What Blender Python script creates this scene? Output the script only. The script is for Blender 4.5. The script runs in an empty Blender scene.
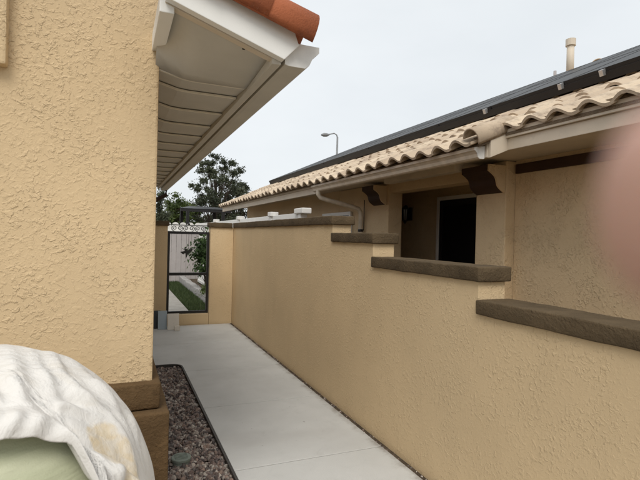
import bpy, bmesh, math, random
import numpy as np
from mathutils import Vector, Matrix, noise

random.seed(7); rng = np.random.default_rng(7)
scn = bpy.context.scene
COL = scn.collection
R = math.radians

# ------------------------------------------------------------------ camera
F_PX, CAM_H = 481.0, 1.60
YAW, PITCH, ROLL = math.atan2(203, F_PX), R(-0.35), R(1.4)
fw = Vector((math.sin(YAW)*math.cos(PITCH), math.cos(YAW)*math.cos(PITCH), math.sin(PITCH)))
r0 = Vector((math.cos(YAW), -math.sin(YAW), 0)); u0 = r0.cross(fw)
CR = math.cos(ROLL)*r0 + math.sin(ROLL)*u0
CU = math.cos(ROLL)*u0 - math.sin(ROLL)*r0
CP = Vector((0, 0, CAM_H))
cd = bpy.data.cameras.new('camera'); cam = bpy.data.objects.new('camera', cd); COL.objects.link(cam)
cam.matrix_world = Matrix(((CR.x, CU.x, -fw.x, 0), (CR.y, CU.y, -fw.y, 0), (CR.z, CU.z, -fw.z, CAM_H), (0, 0, 0, 1)))
cd.sensor_width = 36.0; cd.lens = 36.0*F_PX/640.0
cd.clip_start = 0.004; cd.clip_end = 2000
cd.dof.use_dof = True; cd.dof.focus_distance = 3.6; cd.dof.aperture_fstop = 7.0
scn.camera = cam

def ray(u, v):
    return fw + CR*((u-320)/F_PX) - CU*((v-240)/F_PX)
def on(axis, val, u, v):
    d = ray(u, v); return CP + d*((val-CP[axis])/d[axis])

# ------------------------------------------------------------------ world, sun, exposure
SUN_EL, SUN_AZ = R(52), R(207)          # azimuth measured clockwise from +Y: sun behind the camera, a little left
w = bpy.data.worlds.new('World'); scn.world = w; w.use_nodes = True
nt = w.node_tree; nt.nodes.clear()
wo = nt.nodes.new('ShaderNodeOutputWorld'); bg = nt.nodes.new('ShaderNodeBackground')
sk = nt.nodes.new('ShaderNodeTexSky'); sk.sky_type = 'NISHITA'; sk.sun_disc = False
sk.sun_elevation = SUN_EL; sk.sun_rotation = SUN_AZ; sk.dust_density = 4.0; sk.air_density = 1.0
tc = nt.nodes.new('ShaderNodeTexCoord'); mp = nt.nodes.new('ShaderNodeMapping'); mp.inputs['Scale'].default_value = (1, 1, 2.6)
nz = nt.nodes.new('ShaderNodeTexNoise'); nz.inputs['Scale'].default_value = 2.3; nz.inputs['Detail'].default_value = 5
cr = nt.nodes.new('ShaderNodeValToRGB')
cr.color_ramp.elements[0].position = .3; cr.color_ramp.elements[0].color = (6.3, 6.6, 6.8, 1)
cr.color_ramp.elements[1].position = .7; cr.color_ramp.elements[1].color = (7.0, 7.25, 7.4, 1)
mx = nt.nodes.new('ShaderNodeMix'); mx.data_type = 'RGBA'; mx.inputs[0].default_value = .92
nt.links.new(tc.outputs['Generated'], mp.inputs[0]); nt.links.new(mp.outputs[0], nz.inputs['Vector'])
nt.links.new(nz.outputs['Fac'], cr.inputs[0]); nt.links.new(sk.outputs[0], mx.inputs[6]); nt.links.new(cr.outputs[0], mx.inputs[7])
nt.links.new(mx.outputs[2], bg.inputs[0]); bg.inputs[1].default_value = .1
nt.links.new(bg.outputs[0], wo.inputs[0])
sd = bpy.data.lights.new('sun', 'SUN'); sun = bpy.data.objects.new('sun', sd); COL.objects.link(sun)
sd.energy = 1.5; sd.angle = R(30); sd.color = (1, .95, .88)
sdir = Vector((math.sin(SUN_AZ)*math.cos(SUN_EL), math.cos(SUN_AZ)*math.cos(SUN_EL), math.sin(SUN_EL)))
sun.rotation_euler = sdir.to_track_quat('Z', 'Y').to_euler(); sun.location = (0, -6, 12)
vs = scn.view_settings; vs.view_transform = 'Standard'; vs.look = 'None'; vs.gamma = 1; vs.exposure = 0.44; vs.use_curve_mapping = False

# ------------------------------------------------------------------ materials
class NB:
    def __init__(s, name):
        s.m = bpy.data.materials.new(name); s.m.use_nodes = True; s.t = s.m.node_tree
        s.b = s.t.nodes['Principled BSDF']; s.co = s.t.nodes.new('ShaderNodeNewGeometry').outputs['Position']
    def n(s, ty, **kw):
        x = s.t.nodes.new(ty)
        for k, v in kw.items(): setattr(x, k, v)
        return x
    def l(s, a, b): s.t.links.new(a, b)
    def noise(s, scale, detail=3, rough=.55, dist=0., vec=None):
        x = s.n('ShaderNodeTexNoise'); x.inputs['Scale'].default_value = scale; x.inputs['Detail'].default_value = detail
        x.inputs['Roughness'].default_value = rough; x.inputs['Distortion'].default_value = dist
        s.l(vec if vec is not None else s.co, x.inputs['Vector']); return x.outputs['Fac']
    def scaled(s, sx, sy, sz):
        x = s.n('ShaderNodeMapping'); x.inputs['Scale'].default_value = (sx, sy, sz); s.l(s.co, x.inputs[0]); return x.outputs[0]
    def ramp(s, src, p0, c0, p1, c1):
        x = s.n('ShaderNodeValToRGB'); e = x.color_ramp.elements
        e[0].position = p0; e[0].color = (*c0, 1); e[1].position = p1; e[1].color = (*c1, 1); s.l(src, x.inputs[0]); return x.outputs[0]
    def step(s, src, a, b, lo=0., hi=1.):
        x = s.n('ShaderNodeMapRange'); x.interpolation_type = 'SMOOTHSTEP'
        for i, v in zip((1, 2, 3, 4), (a, b, lo, hi)): x.inputs[i].default_value = v
        s.l(src, x.inputs[0]); return x.outputs[0]
    def math(s, op, a, b):
        x = s.n('ShaderNodeMath', operation=op)
        for i, v in enumerate((a, b)):
            if isinstance(v, (int, float)): x.inputs[i].default_value = v
            else: s.l(v, x.inputs[i])
        return x.outputs[0]
    def mix(s, fac, a, b, mode='MIX'):
        x = s.n('ShaderNodeMix'); x.data_type = 'RGBA'; x.blend_type = mode
        for i, v in ((0, fac), (6, a), (7, b)):
            if isinstance(v, (int, float)): x.inputs[i].default_value = v
            elif isinstance(v, tuple): x.inputs[i].default_value = (*v, 1)
            else: s.l(v, x.inputs[i])
        return x.outputs[2]
    def bump(s, h, dist, strength=1., prev=None):
        x = s.n('ShaderNodeBump'); x.inputs['Distance'].default_value = dist; x.inputs['Strength'].default_value = strength
        s.l(h, x.inputs['Height'])
        if prev is not None: s.l(prev, x.inputs['Normal'])
        return x.outputs[0]
    def done(s, col=None, rough=.8, normal=None, spec=.3, metal=0.):
        b = s.b
        if col is not None:
            if isinstance(col, tuple): b.inputs['Base Color'].default_value = (*col, 1)
            else: s.l(col, b.inputs['Base Color'])
        if isinstance(rough, (int, float)): b.inputs['Roughness'].default_value = rough
        else: s.l(rough, b.inputs['Roughness'])
        b.inputs['Specular IOR Level'].default_value = spec; b.inputs['Metallic'].default_value = metal
        if normal is not None: s.l(normal, b.inputs['Normal'])
        return s.m

def stucco(name, c, lace=26., amp=.006, var=.10, fine=.0012, grime=.0, patch=.5):
    m = NB(name)
    a = m.noise(lace, 3, .5, .5); plate = m.step(a, patch-.01, patch+.16)      # crisp lip on one side, feathered on the other
    b = m.noise(lace*1.9, 3, .5, .5); plate2 = m.step(b, .55, .66)
    mask = m.step(m.noise(lace*.12, 3, .55, .4), .34, .62, .26, 1.)
    h = m.math('ADD', m.math('MULTIPLY', plate, mask), m.math('MULTIPLY', plate2, m.math('MULTIPLY', mask, .5)))
    nrm = m.bump(h, amp); g = m.noise(230, 3, .6); nrm = m.bump(g, fine, .8, nrm)
    big = m.noise(.9, 4); streak = m.noise(2.2, 4, .6, 0, m.scaled(2.2, 2.2, .35))
    lo = tuple(x*(1-var*1.5) for x in c); hi = tuple(min(1, x*(1+var)) for x in c)
    col = m.ramp(big, .3, lo, .7, hi)
    col = m.mix(m.step(m.noise(40, 4, .6), .5, .8, 0, .22), col, tuple(x*.72 for x in c))
    if grime: col = m.mix(m.step(streak, .50, .74, 0, grime), col, tuple(x*.62 for x in c))
    return m.done(col, .88, nrm, .2)
def paint(name, c, rough=.55, spec=.35, var=.07, dirt=.25):
    m = NB(name); n = m.noise(4, 5); d = m.noise(16, 4, .65, .4)
    col = m.ramp(n, .3, tuple(x*(1-var) for x in c), .7, tuple(min(1, x*(1+var)) for x in c))
    col = m.mix(m.step(d, .55, .8, 0, dirt), col, tuple(x*.6 for x in c))
    return m.done(col, rough, m.bump(m.noise(120, 2), .0006, .6), spec)
def metal_paint(name, c, rough=.4, spec=.4):
    m = NB(name); return m.done(m.ramp(m.noise(9, 4), .3, tuple(x*.85 for x in c), .7, tuple(x*1.15 for x in c)), rough, m.bump(m.noise(180, 2), .0003, .5), spec)

M = {}
M['stucco_tan'] = stucco('stucco_tan', (.645, .49, .298), 38, .0030, .07, .0012, .10)
M['stucco_wall'] = stucco('stucco_wall', (.655, .50, .305), 42, .0019, .06, .0012, .08, .52)
M['stucco_gate'] = stucco('stucco_gate', (.655, .50, .305), 42, .002, .06)
M['stucco_neighbor'] = stucco('stucco_neighbor', (.645, .49, .305), 36, .0044, .06, .0015, .08)
def rough_trim(name, c):
    m = NB(name); a = m.noise(70, 4, .65); b = m.noise(28, 3, .6, .6)
    nrm = m.bump(m.math('ADD', a, m.math('MULTIPLY', m.step(b, .4, .75), .4)), .006)
    col = m.ramp(m.noise(5, 5, .6), .3, tuple(x*.75 for x in c), .7, tuple(x*1.25 for x in c))
    return m.done(col, .9, nrm, .15)
M['cap'] = rough_trim('brown_cap_stucco', (.10, .072, .042))
M['plinth'] = rough_trim('brown_plinth_stucco', (.125, .078, .038))
M['white_trim'] = paint('white_trim_paint', (.80, .80, .77), .5, .35, .03, .12)
M['eave'] = paint('taupe_eave_paint', (.55, .53, .475), .6, .3, .06, .15)
M['cream_trim'] = paint('cream_trim_paint', (.63, .55, .44), .55, .35, .06, .3)
M['lit_edge'] = paint('lit_edge_paint', (.74, .70, .60), .5, .3, .05, .1)  # paler than the eave: light on the soffit board edges as colour
M['gutter'] = metal_paint('gutter_enamel', (.62, .54, .43), .45)
M['gutter_lit_end'] = metal_paint('gutter_lit_enamel', (.74, .73, .70), .4)  # light falling on the front end caps, put into a paler colour
M['gap'] = NB('dark_gap').done((.02, .018, .015), .9)
M['brown_wood'] = paint('dark_brown_wood', (.045, .022, .013), .6, .3, .2, .3)
M['black_metal'] = metal_paint('black_metal', (.014, .013, .013), .45)
M['dark_door'] = metal_paint('dark_door', (.006, .006, .007), .5, .2)
M['pane'] = metal_paint('window_glass', (.02, .022, .025), .08, .5)
M['vinyl'] = paint('white_vinyl', (.74, .73, .70), .45, .4, .04, .2)
M['vinyl_grey'] = paint('grey_white_board', (.42, .39, .38), .5, .3, .08, .2)  # greyer tone for fence boards, window screen and thin vent pipe

def concrete():
    m = NB('concrete'); a = m.noise(1.7, 6, .62); s2 = m.noise(5, 6, .65, .7); sp = m.noise(220, 2); big = m.noise(.7, 3, .5, 0, m.scaled(1, 2.2, 1))
    col = m.ramp(a, .3, (.50, .505, .49), .7, (.58, .585, .57))
    col = m.mix(m.step(s2, .55, .75, 0, .30), col, (.40, .40, .38))
    col = m.mix(m.step(big, .5, .7, 0, .3), col, (.38, .37, .35))
    col = m.mix(m.step(sp, .55, .75, 0, .25), col, (.26, .25, .23))
    spot = m.noise(26, 2, .4); col = m.mix(m.step(spot, .74, .80, 0, .5), col, (.17, .155, .14))      # droplets and ground-in dirt
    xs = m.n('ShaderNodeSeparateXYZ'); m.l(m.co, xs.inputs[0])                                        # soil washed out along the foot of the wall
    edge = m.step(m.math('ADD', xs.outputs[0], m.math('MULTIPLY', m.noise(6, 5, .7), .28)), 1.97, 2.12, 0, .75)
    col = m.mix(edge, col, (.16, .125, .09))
    br = m.noise(60, 3, .6, 0, m.scaled(.12, 3, 1))
    return m.done(col, m.step(s2, .3, .7, .62, .85), m.bump(br, .0016, .7, m.bump(sp, .0015, .8)), .35)
M['concrete'] = concrete()
def dirt(name, a, b, sc=8):
    m = NB(name); n = m.noise(sc, 6, .65); return m.done(m.ramp(n, .3, a, .7, b), .95, m.bump(m.noise(sc*9, 4), .01), .1)
M['old_concrete'] = dirt('old_concrete', (.25, .235, .21), (.36, .34, .31), 4)
M['soil'] = dirt('soil', (.05, .038, .028), (.11, .085, .06))
M['ground'] = dirt('ground_dirt', (.16, .125, .085), (.24, .19, .13), 2)
M['edging'] = metal_paint('edging_strip', (.055, .05, .045), .6, .3)
def vcol(name, rough=.85, spec=.2, bump=120):
    m = NB(name); at = m.n('ShaderNodeAttribute', attribute_name='tint')
    col = m.mix(.35, at.outputs['Color'], m.ramp(m.noise(90, 3), .35, (.55, .55, .55), .65, (1.25, 1.25, 1.25)), 'MULTIPLY')
    return m.done(col, rough, m.bump(m.noise(bump, 3), .002), spec)
M['stone'] = vcol('gravel_stone')
def tile_mat(name, c0, c1, mottle):
    m = NB(name); oi = m.n('ShaderNodeObjectInfo').outputs['Random']
    col = m.mix(oi, c0, c1); d = m.noise(7, 5, .65); col = m.mix(m.step(d, .46, .74, 0, .8), col, mottle)  # darker mottling spread by noise
    f = m.noise(45, 3); col = m.mix(m.step(f, .5, .8, 0, .35), col, tuple(x*.5 for x in c0))
    return m.done(col, .8, m.bump(m.noise(150, 3), .002), .25)
M['tile_cream'] = tile_mat('cream_roof_tile', (.63, .52, .385), (.42, .325, .235), (.20, .15, .115))
M['tile_terra'] = tile_mat('terracotta_tile', (.43, .135, .055), (.36, .115, .06), (.22, .075, .045))
M['mortar'] = dirt('bird_stop_mortar', (.17, .13, .09), (.26, .20, .14), 12)
def leafmat(name, c0, c1):
    m = NB(name); at = m.n('ShaderNodeAttribute', attribute_name='tint')
    m.l(m.ramp(at.outputs['Fac'], .0, c0, 1., c1), m.b.inputs['Base Color'])
    m.b.inputs['Roughness'].default_value = .6; m.b.inputs['Specular IOR Level'].default_value = .25
    tr = m.n('ShaderNodeBsdfTranslucent'); m.l(m.ramp(at.outputs['Fac'], .0, c0, 1., c1), tr.inputs[0])
    ms = m.n('ShaderNodeMixShader'); ms.inputs[0].default_value = .25
    out = m.t.nodes['Material Output']; m.l(m.b.outputs[0], ms.inputs[1]); m.l(tr.outputs[0], ms.inputs[2]); m.l(ms.outputs[0], out.inputs[0])
    return m.m
M['leaf_dark'] = leafmat('leaf_dark', (.045, .056, .036), (.125, .14, .085))
M['leaf_green'] = leafmat('leaf_green', (.04, .065, .018), (.12, .155, .045))
M['leaf_shrub'] = leafmat('leaf_shrub', (.025, .05, .018), (.08, .13, .04))
M['grass'] = leafmat('grass_blade', (.035, .055, .02), (.085, .12, .045))
M['bark'] = dirt('bark', (.05, .04, .032), (.11, .09, .07), 14)

# ------------------------------------------------------------------ mesh helpers
def link(name, me, mat=None, parent=None, smooth=False):
    o = bpy.data.objects.new(name, me); COL.objects.link(o)
    if mat is not None and not me.materials: me.materials.append(mat)
    if parent is not None: o.parent = parent
    if smooth:
        for p in me.polygons: p.use_smooth = True
    return o
def from_bm(name, bm, mat, parent=None, smooth=False):
    me = bpy.data.meshes.new(name); bmesh.ops.recalc_face_normals(bm, faces=bm.faces); bm.to_mesh(me); bm.free()
    return link(name, me, mat, parent, smooth)
def from_py(name, v, f, mat, parent=None, smooth=False):
    me = bpy.data.meshes.new(name); me.from_pydata([tuple(x) for x in v], [], f); me.validate(); return link(name, me, mat, parent, smooth)
def bm_box(bm, x0, x1, y0, y1, z0, z1, bev=0.0, mtx=None):
    m = Matrix.Translation(((x0+x1)/2, (y0+y1)/2, (z0+z1)/2)) @ Matrix.Diagonal((x1-x0, y1-y0, z1-z0, 1))
    if mtx is not None: m = mtx @ m
    r = bmesh.ops.create_cube(bm, size=1, matrix=m)
    if bev:
        vs_ = set(r['verts']); es = [e for e in bm.edges if e.verts[0] in vs_ and e.verts[1] in vs_]
        bmesh.ops.bevel(bm, geom=es, offset=bev, segments=2, affect='EDGES', profile=.6)
def box(name, x0, x1, y0, y1, z0, z1, mat, parent=None, bev=.004, mtx=None):
    bm = bmesh.new(); bm_box(bm, x0, x1, y0, y1, z0, z1, bev, mtx); return from_bm(name, bm, mat, parent)
def rough_box(name, x0, x1, y0, y1, z0, z1, mat, parent, amp=.006, seg=.05, bev=.014, seed=0):
    bm = bmesh.new(); bm_box(bm, x0, x1, y0, y1, z0, z1, bev)
    for ax, (a, b) in enumerate(((x0, x1), (y0, y1), (z0, z1))):
        n = int((b-a)/seg)
        for i in range(1, n):
            co = [0, 0, 0]; co[ax] = a+(b-a)*i/n; no = [0, 0, 0]; no[ax] = 1
            bmesh.ops.bisect_plane(bm, geom=bm.verts[:]+bm.edges[:]+bm.faces[:], plane_co=co, plane_no=no)
    for v in bm.verts:
        p = v.co*14+Vector((seed, 0, 0)); v.co += noise.noise_vector(p)*amp + noise.noise_vector(v.co*3.1)*amp*.8
    return from_bm(name, bm, mat, parent, True)
def prism(name, pts, axis, a, b, mat, parent=None, bev=0., smooth=False):
    """closed 2D outline extruded along axis (0,1,2) from a to b; pts in the two other axes, in order"""
    bm = bmesh.new(); rings = []
    for t in (a, b):
        ring = []
        for p, q in pts:
            c = [p, q]; c.insert(axis, t); ring.append(bm.verts.new(c))
        rings.append(ring)
    bm.faces.new(rings[0]); bm.faces.new(rings[1][::-1]); n = len(pts)
    for i in range(n): bm.faces.new((rings[0][i], rings[0][(i+1) % n], rings[1][(i+1) % n], rings[1][i]))
    if bev: bmesh.ops.bevel(bm, geom=bm.edges[:], offset=bev, segments=2, affect='EDGES', profile=.6)
    return from_bm(name, bm, mat, parent, smooth)
def bm_tube(bm, pts, rad, seg=10, cap=True):
    pts = [Vector(p) for p in pts]; rings = []
    for i, p in enumerate(pts):
        t = (pts[min(i+1, len(pts)-1)]-pts[max(i-1, 0)]).normalized()
        up = Vector((0, 0, 1)) if abs(t.z) < .9 else Vector((1, 0, 0)); a = t.cross(up).normalized(); b = t.cross(a)
        r = rad[i] if isinstance(rad, (list, tuple)) else rad
        rings.append([bm.verts.new(p+(a*math.cos(2*math.pi*k/seg)+b*math.sin(2*math.pi*k/seg))*r) for k in range(seg)])
    for i in range(len(rings)-1):
        for k in range(seg): bm.faces.new((rings[i][k], rings[i][(k+1) % seg], rings[i+1][(k+1) % seg], rings[i+1][k]))
    if cap: bm.faces.new(rings[0][::-1]); bm.faces.new(rings[-1])
def tube(name, pts, rad, mat, parent=None, seg=10):
    bm = bmesh.new(); bm_tube(bm, pts, rad, seg); return from_bm(name, bm, mat, parent, True)
def thing(name, label, cat, loc=(0, 0, 0), group=None):
    o = bpy.data.objects.new(name, None); COL.objects.link(o); o.location = loc; o.empty_display_size = .1
    return tag(o, label, cat, group)
def tag(o, label, cat, group=None):
    o['label'] = label; o['category'] = cat
    if group: o['group'] = group
    return o
def kind(o, k, label=None, cat=None):
    o['kind'] = k
    if label: o['label'] = label
    if cat: o['category'] = cat
    return o
def adopt(root):
    """children were built in world coordinates; shift them so the Empty can sit at its base"""
    off = Vector(root.location)
    for c in root.children: c.location = Vector(c.location)-off

def big_mesh(name, verts, faces, mat, parent=None, tint=None, smooth=False):
    me = bpy.data.meshes.new(name); verts = np.asarray(verts, np.float32); faces = np.asarray(faces, np.int32); k = faces.shape[1]
    me.vertices.add(len(verts)); me.vertices.foreach_set('co', verts.ravel())
    me.loops.add(faces.size); me.loops.foreach_set('vertex_index', faces.ravel())
    me.polygons.add(len(faces)); me.polygons.foreach_set('loop_start', np.arange(0, faces.size, k, dtype=np.int32))
    me.polygons.foreach_set('use_smooth', np.full(len(faces), smooth))
    me.update(calc_edges=True)
    if tint is not None:
        a = me.color_attributes.new('tint', 'FLOAT_COLOR', 'POINT'); t = np.ones((len(verts), 4), np.float32)
        tint = np.asarray(tint, np.float32); t[:, :3] = tint if tint.ndim == 2 else tint[:, None]
        a.data.foreach_set('color', t.ravel())
    return link(name, me, mat, parent)

# ================================================================== SETTING
WX = 1.95                                   # face of the block wall beside the path
g = from_py('ground', [(-300, -300, -.13), (300, -300, -.13), (300, 400, -.13), (-300, 400, -.13)], [(0, 1, 2, 3)], M['ground']); kind(g, 'structure')

# --- the concrete path: slabs with tooled joints over a dark bed
path = from_py('path', [(.77, -3, -.006), (1.949, -3, -.006), (1.949, 8.66, -.006), (.77, 8.66, -.006)], [(0, 1, 2, 3)], M['soil']); kind(path, 'structure')
def slab(pts, tilt=0):
    bm = bmesh.new(); t = [bm.verts.new((x, y, tilt*(y-4)*.001)) for x, y in pts]; b = [bm.verts.new((x, y, -.1)) for x, y in pts]
    n = len(pts); ft = bm.faces.new(t); bm.faces.new(b[::-1])
    for i in range(n): bm.faces.new((t[i], t[(i+1) % n], b[(i+1) % n], b[i]))
    bmesh.ops.bevel(bm, geom=[e for e in ft.edges], offset=.003, segments=1, affect='EDGES', profile=.5)
    return from_bm('slab', bm, M['concrete'], path)
J = [-3, -.53, .72, 1.97, 3.21, 4.47, 5.74, 7.2, 8.64]; XL, XR, G = .765, 1.912, .005
for i in range(len(J)-1):
    y0, y1 = J[i]+G, J[i+1]-G
    if y0 > 7: slab([(.22, y0), (XR, y0), (XR, y1), (.22, y1)])
    elif y0 > 5.7:
        rr = .13; yb = 6.10
        arc = [(XL-rr+rr*math.cos(a), yb-rr+rr*math.sin(a)) for a in np.linspace(0, math.pi/2, 8)]
        slab([(XL, y0), (XR, y0), (XR, y1), (.22, y1), (.22, yb)] + arc[::-1])
    else: slab([(XL, y0), (XR, y0), (XR, y1), (XL, y1)])
# dark edging strip round the gravel
rr = .13
line = [(XL-.012, -3), (XL-.012, 6.10-rr)] + [(XL-.012-rr+rr*math.cos(a), 6.088-rr+rr*math.sin(a)) for a in np.linspace(0.1, math.pi/2, 9)] + [(.2, 6.088)]
bm = bmesh.new(); prev = None
for i, (x, y) in enumerate(line):
    a = Vector(line[max(i-1, 0)]); b = Vector(line[min(i+1, len(line)-1)]); d = (b-a).normalized(); nn = Vector((d.y, -d.x))*.009
    ring = [bm.verts.new((x+s*nn.x, y+s*nn.y, z)) for s, z in ((-1, -.09), (-1, .006), (1, .006), (1, -.09))]
    if prev:
        for k in range(4): bm.faces.new((prev[k], prev[(k+1) % 4], ring[(k+1) % 4], ring[k]))
    prev = ring
tag(from_bm('edging_strip', bm, M['edging']), 'thin dark edging strip curving between gravel and concrete path', 'edging')

# --- gravel bed
bed = from_py('gravel_bed', [(.1, -3, -.06), (.76, -3, -.06), (.76, 6.09, -.06), (.1, 6.09, -.06)], [(0, 1, 2, 3)], M['soil']); kind(bed, 'structure')
def stones(name, n, x0, x1, y0, y1, z, smin, smax, parent=None):
    bmi = bmesh.new(); bmesh.ops.create_icosphere(bmi, subdivisions=2, radius=1); bmi.verts.ensure_lookup_table()
    base = np.array([v.co[:] for v in bmi.verts]); fc = np.array([[v.index for v in f.verts] for f in bmi.faces]); bmi.free()
    V, Fc, T = [], [], []
    pal = np.array([(.235, .185, .165), (.19, .145, .13), (.36, .31, .27), (.11, .09, .085), (.46, .41, .36), (.24, .18, .155), (.17, .15, .14), (.30, .22, .18)])
    for i in range(n):
        s = rng.uniform(smin, smax)*rng.choice([1, 1, 1, 1.35]); d = rng.normal(size=(7, 3)); d /= np.linalg.norm(d, axis=1)[:, None]
        p = base.copy()
        for k in range(7):                      # cut with planes: angular crushed rock
            h = p@d[k]; lim = rng.uniform(.55, .9); over = np.maximum(h-lim, 0); p -= over[:, None]*d[k]
        p *= np.array([1, rng.uniform(.6, 1), rng.uniform(.45, .8)])*s
        q = rng.normal(size=4); q /= np.linalg.norm(q); a, b, c, e = q
        Rm = np.array([[1-2*(c*c+e*e), 2*(b*c-a*e), 2*(b*e+a*c)], [2*(b*c+a*e), 1-2*(b*b+e*e), 2*(c*e-a*b)], [2*(b*e-a*c), 2*(c*e+a*b), 1-2*(b*b+c*c)]])
        p = p@Rm.T + np.array([rng.uniform(x0, x1), rng.uniform(y0, y1), z+rng.uniform(-.012, .012)])
        V.append(p); Fc.append(fc+i*len(base)); T.append(np.repeat((pal[rng.integers(len(pal))]*rng.uniform(.65, 1.12))[None], len(base), 0))
    return big_mesh(name, np.concatenate(V), np.concatenate(Fc), M['stone'], parent, np.concatenate(T))
gv = stones('gravel', 9500, .25, .742, 2.0, 6.07, -.035, .010, .022)
kind(stones('wall_base_debris', 900, 1.908, 1.952, 0.5, 8.6, -.014, .004, .011), 'stuff', 'line of small dirt and pebbles along foot of stucco wall', 'debris')
kind(gv, 'stuff', 'loose purple brown crushed gravel between house and path', 'gravel')

# ================================================================== BLOCK WALL WITH STEPPED CAPS
gw = thing('garden_wall', 'long tan stucco wall stepping down beside the path, brown caps', 'wall', (2.05, 3, -.1))
SEG = [(-2.6, 2.225, 1.260), (2.225, 3.490, 1.450), (3.490, 4.310, 1.645), (4.310, 8.85, 1.815)]
CT, WT = .088, .20
for y0, y1, z in SEG: box('wall', WX, WX+WT, y0, y1, -.12, z-CT+.004, M['stucco_wall'], gw, 0)
for i, (y0, y1, z) in enumerate(SEG):
    yn = y0-.028 if i else y0
    yf = y1-.006 if i < 3 else 8.63
    rough_box('wall_cap', WX-.022, WX+WT+.03, yn, yf, z-CT, z, M['cap'], gw, .0035, .05, .010, i*9)
adopt(gw)

# ================================================================== GATE WALL + GATE
GY = 8.66
gp = thing('gate_wall', 'short tan stucco wall with piers framing the black gate', 'wall', (1.2, GY+.09, -.1))
box('pier', 1.535, 1.947, GY, GY+.2, -.1, 1.735, M['stucco_gate'], gp, .006)
box('pier', .18, .805, GY, GY+.2, -.1, 1.735, M['stucco_gate'], gp, .006)
box('threshold', .807, 1.533, GY+.01, GY+.19, -.1, .185, M['stucco_gate'], gp, .006)
rough_box('wall_cap', 1.51, 1.925, GY-.03, GY+.23, 1.728, 1.815, M['cap'], gp, .005, .05, .012, 3)
rough_box('wall_cap', .15, .83, GY-.03, GY+.23, 1.728, 1.815, M['cap'], gp, .005, .05, .012, 5)
adopt(gp)

gate = thing('metal_gate', 'black metal framed gate with mid rail and hummingbird cutout', 'gate', (1.17, GY+.09, .185))
gx0, gx1, gz0, gz1, gyc = .812, 1.528, .192, 1.64, GY+.09
for x in (gx0, gx1-.04): box('stile', x, x+.04, gyc-.02, gyc+.02, gz0, gz1, M['black_metal'], gate, .003)
for z, h in ((gz0, .045), (.865, .05), (gz1-.045, .045)): box('rail', gx0+.041, gx1-.041, gyc-.018, gyc+.018, z, z+h, M['black_metal'], gate, .003)
def spiral(cx, cz, r, turns, sgn):
    return [(cx+sgn*r*(1-t*.8)*math.cos(t*turns*2*math.pi-math.pi/2), gyc, cz+r*(1-t*.8)*math.sin(t*turns*2*math.pi-math.pi/2)) for t in np.linspace(0, 1, 22)]
for k in range(6):
    cx = gx0+.06+(gx1-gx0-.12)*(k+.5)/6
    tube('scroll', spiral(cx, gz1+.055, .05, 1.5, 1 if k % 2 else -1), .007, M['black_metal'], gate, 6)
tube('top_bar', [(gx0+.02, gyc, gz1+.112), (gx1-.02, gyc, gz1+.112)], .008, M['black_metal'], gate, 6)
tube('ball_finial', [(1.17, gyc, gz1+.11), (1.17, gyc, gz1+.135), (1.17, gyc, gz1+.16)], [.012, .022, .004], M['black_metal'], gate, 8)
def flat(name, pts, y, mat, parent, th=.008):
    return prism(name, pts, 1, y-th/2, y+th/2, mat, parent)
bx_, bz_ = 1.17, 1.27
bird = [(-.135, .085), (-.06, .055), (-.035, .075), (-.01, .06), (.0, .035), (.075, .06), (.12, .10), (.10, .03), (.045, -.01), (.015, -.03), (-.005, -.075), (-.03, -.115), (-.035, -.06), (-.04, -.015), (-.10, -.03), (-.155, .01), (-.085, .02), (-.05, .035)]
bird = [(bx_-.02+x*.8, bz_+z*1.0) for x, z in bird]
flat('hummingbird_cutout', bird, gyc, M['black_metal'], gate)
tube('hanger_rod', [(bx_+.0, gyc, bz_+.03), (bx_+.0, gyc, gz1-.03)], .003, M['black_metal'], gate, 6)
#box('latch', gx0+.045, gx0+.085, gyc-.035, gyc-.019, .93, 1.03, M['black_metal'], gate, .003)
adopt(gate)

# boards leaning on the left pier
def leaning(name, label, x0, x1, h, lean, y0, mat, th=.018):
    m = Matrix.Translation((0, y0, 0)) @ Matrix.Rotation(-lean, 4, 'X')
    return tag(box(name, x0, x1, 0, th, 0.002, h, mat, None, .003, m), label, 'board')
M['board_blue'] = paint('board_blue_grey', (.38, .45, .50), .6, .3, .08, .2); M['board_cream'] = paint('board_cream', (.74, .70, .63), .6, .3, .06, .3)
M['board_dark'] = paint('board_dark', (.06, .065, .07), .6, .3, .1, .2)
leaning('paint_board', 'narrow dark board leaning behind blue grey board', .585, .70, .30, R(10), 8.46, M['board_dark'])
leaning('paint_board', 'blue grey board leaning against pier left of gate', .655, .80, .31, R(13), 8.36, M['board_blue'])
leaning('paint_board', 'cream board leaning over the blue grey board by gate', .80, .985, .27, R(15), 8.28, M['board_cream'])
tag(box('wood_offcut', .90, .985, 8.17, 8.215, .003, .08, M['board_cream'], None, .004), 'small cream offcut standing in front of cream board', 'offcut')

# ================================================================== LEFT HOUSE
YC, XC = 2.50, .175
hs = thing('stucco_house', 'tan stucco house with brown stepped base and deep taupe eave', 'house', (-1.5, 5, -.1))
# walls
prism('wall', [(-6, YC+.2), (XC-.001, YC+.2), (XC-.001, 8.64), (-6, 8.64)], 2, -.1, 2.60, M['stucco_tan'], hs)
prism('wall', [(-6, YC), (XC, YC), (XC, YC+.199), (-6, YC+.199)], 2, -.1, 3.12, M['stucco_tan'], hs, .012)
XK = XC-.015
rough_box('plinth', -6, XC+.036, YC-.045, 8.5, .742, .872, M['plinth'], hs, .004, .12, .01, 1)
rough_box('plinth', -6, XC+.075, YC-.095, 8.5, -.1, .740, M['plinth'], hs, .005, .12, .01, 2)
pp = on(1, YC-.03, 7, 66)
box('window_trim', -1.3, pp.x, YC-.055, YC+.01, pp.z, 3.0, M['stucco_tan'], hs, .012)
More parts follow.
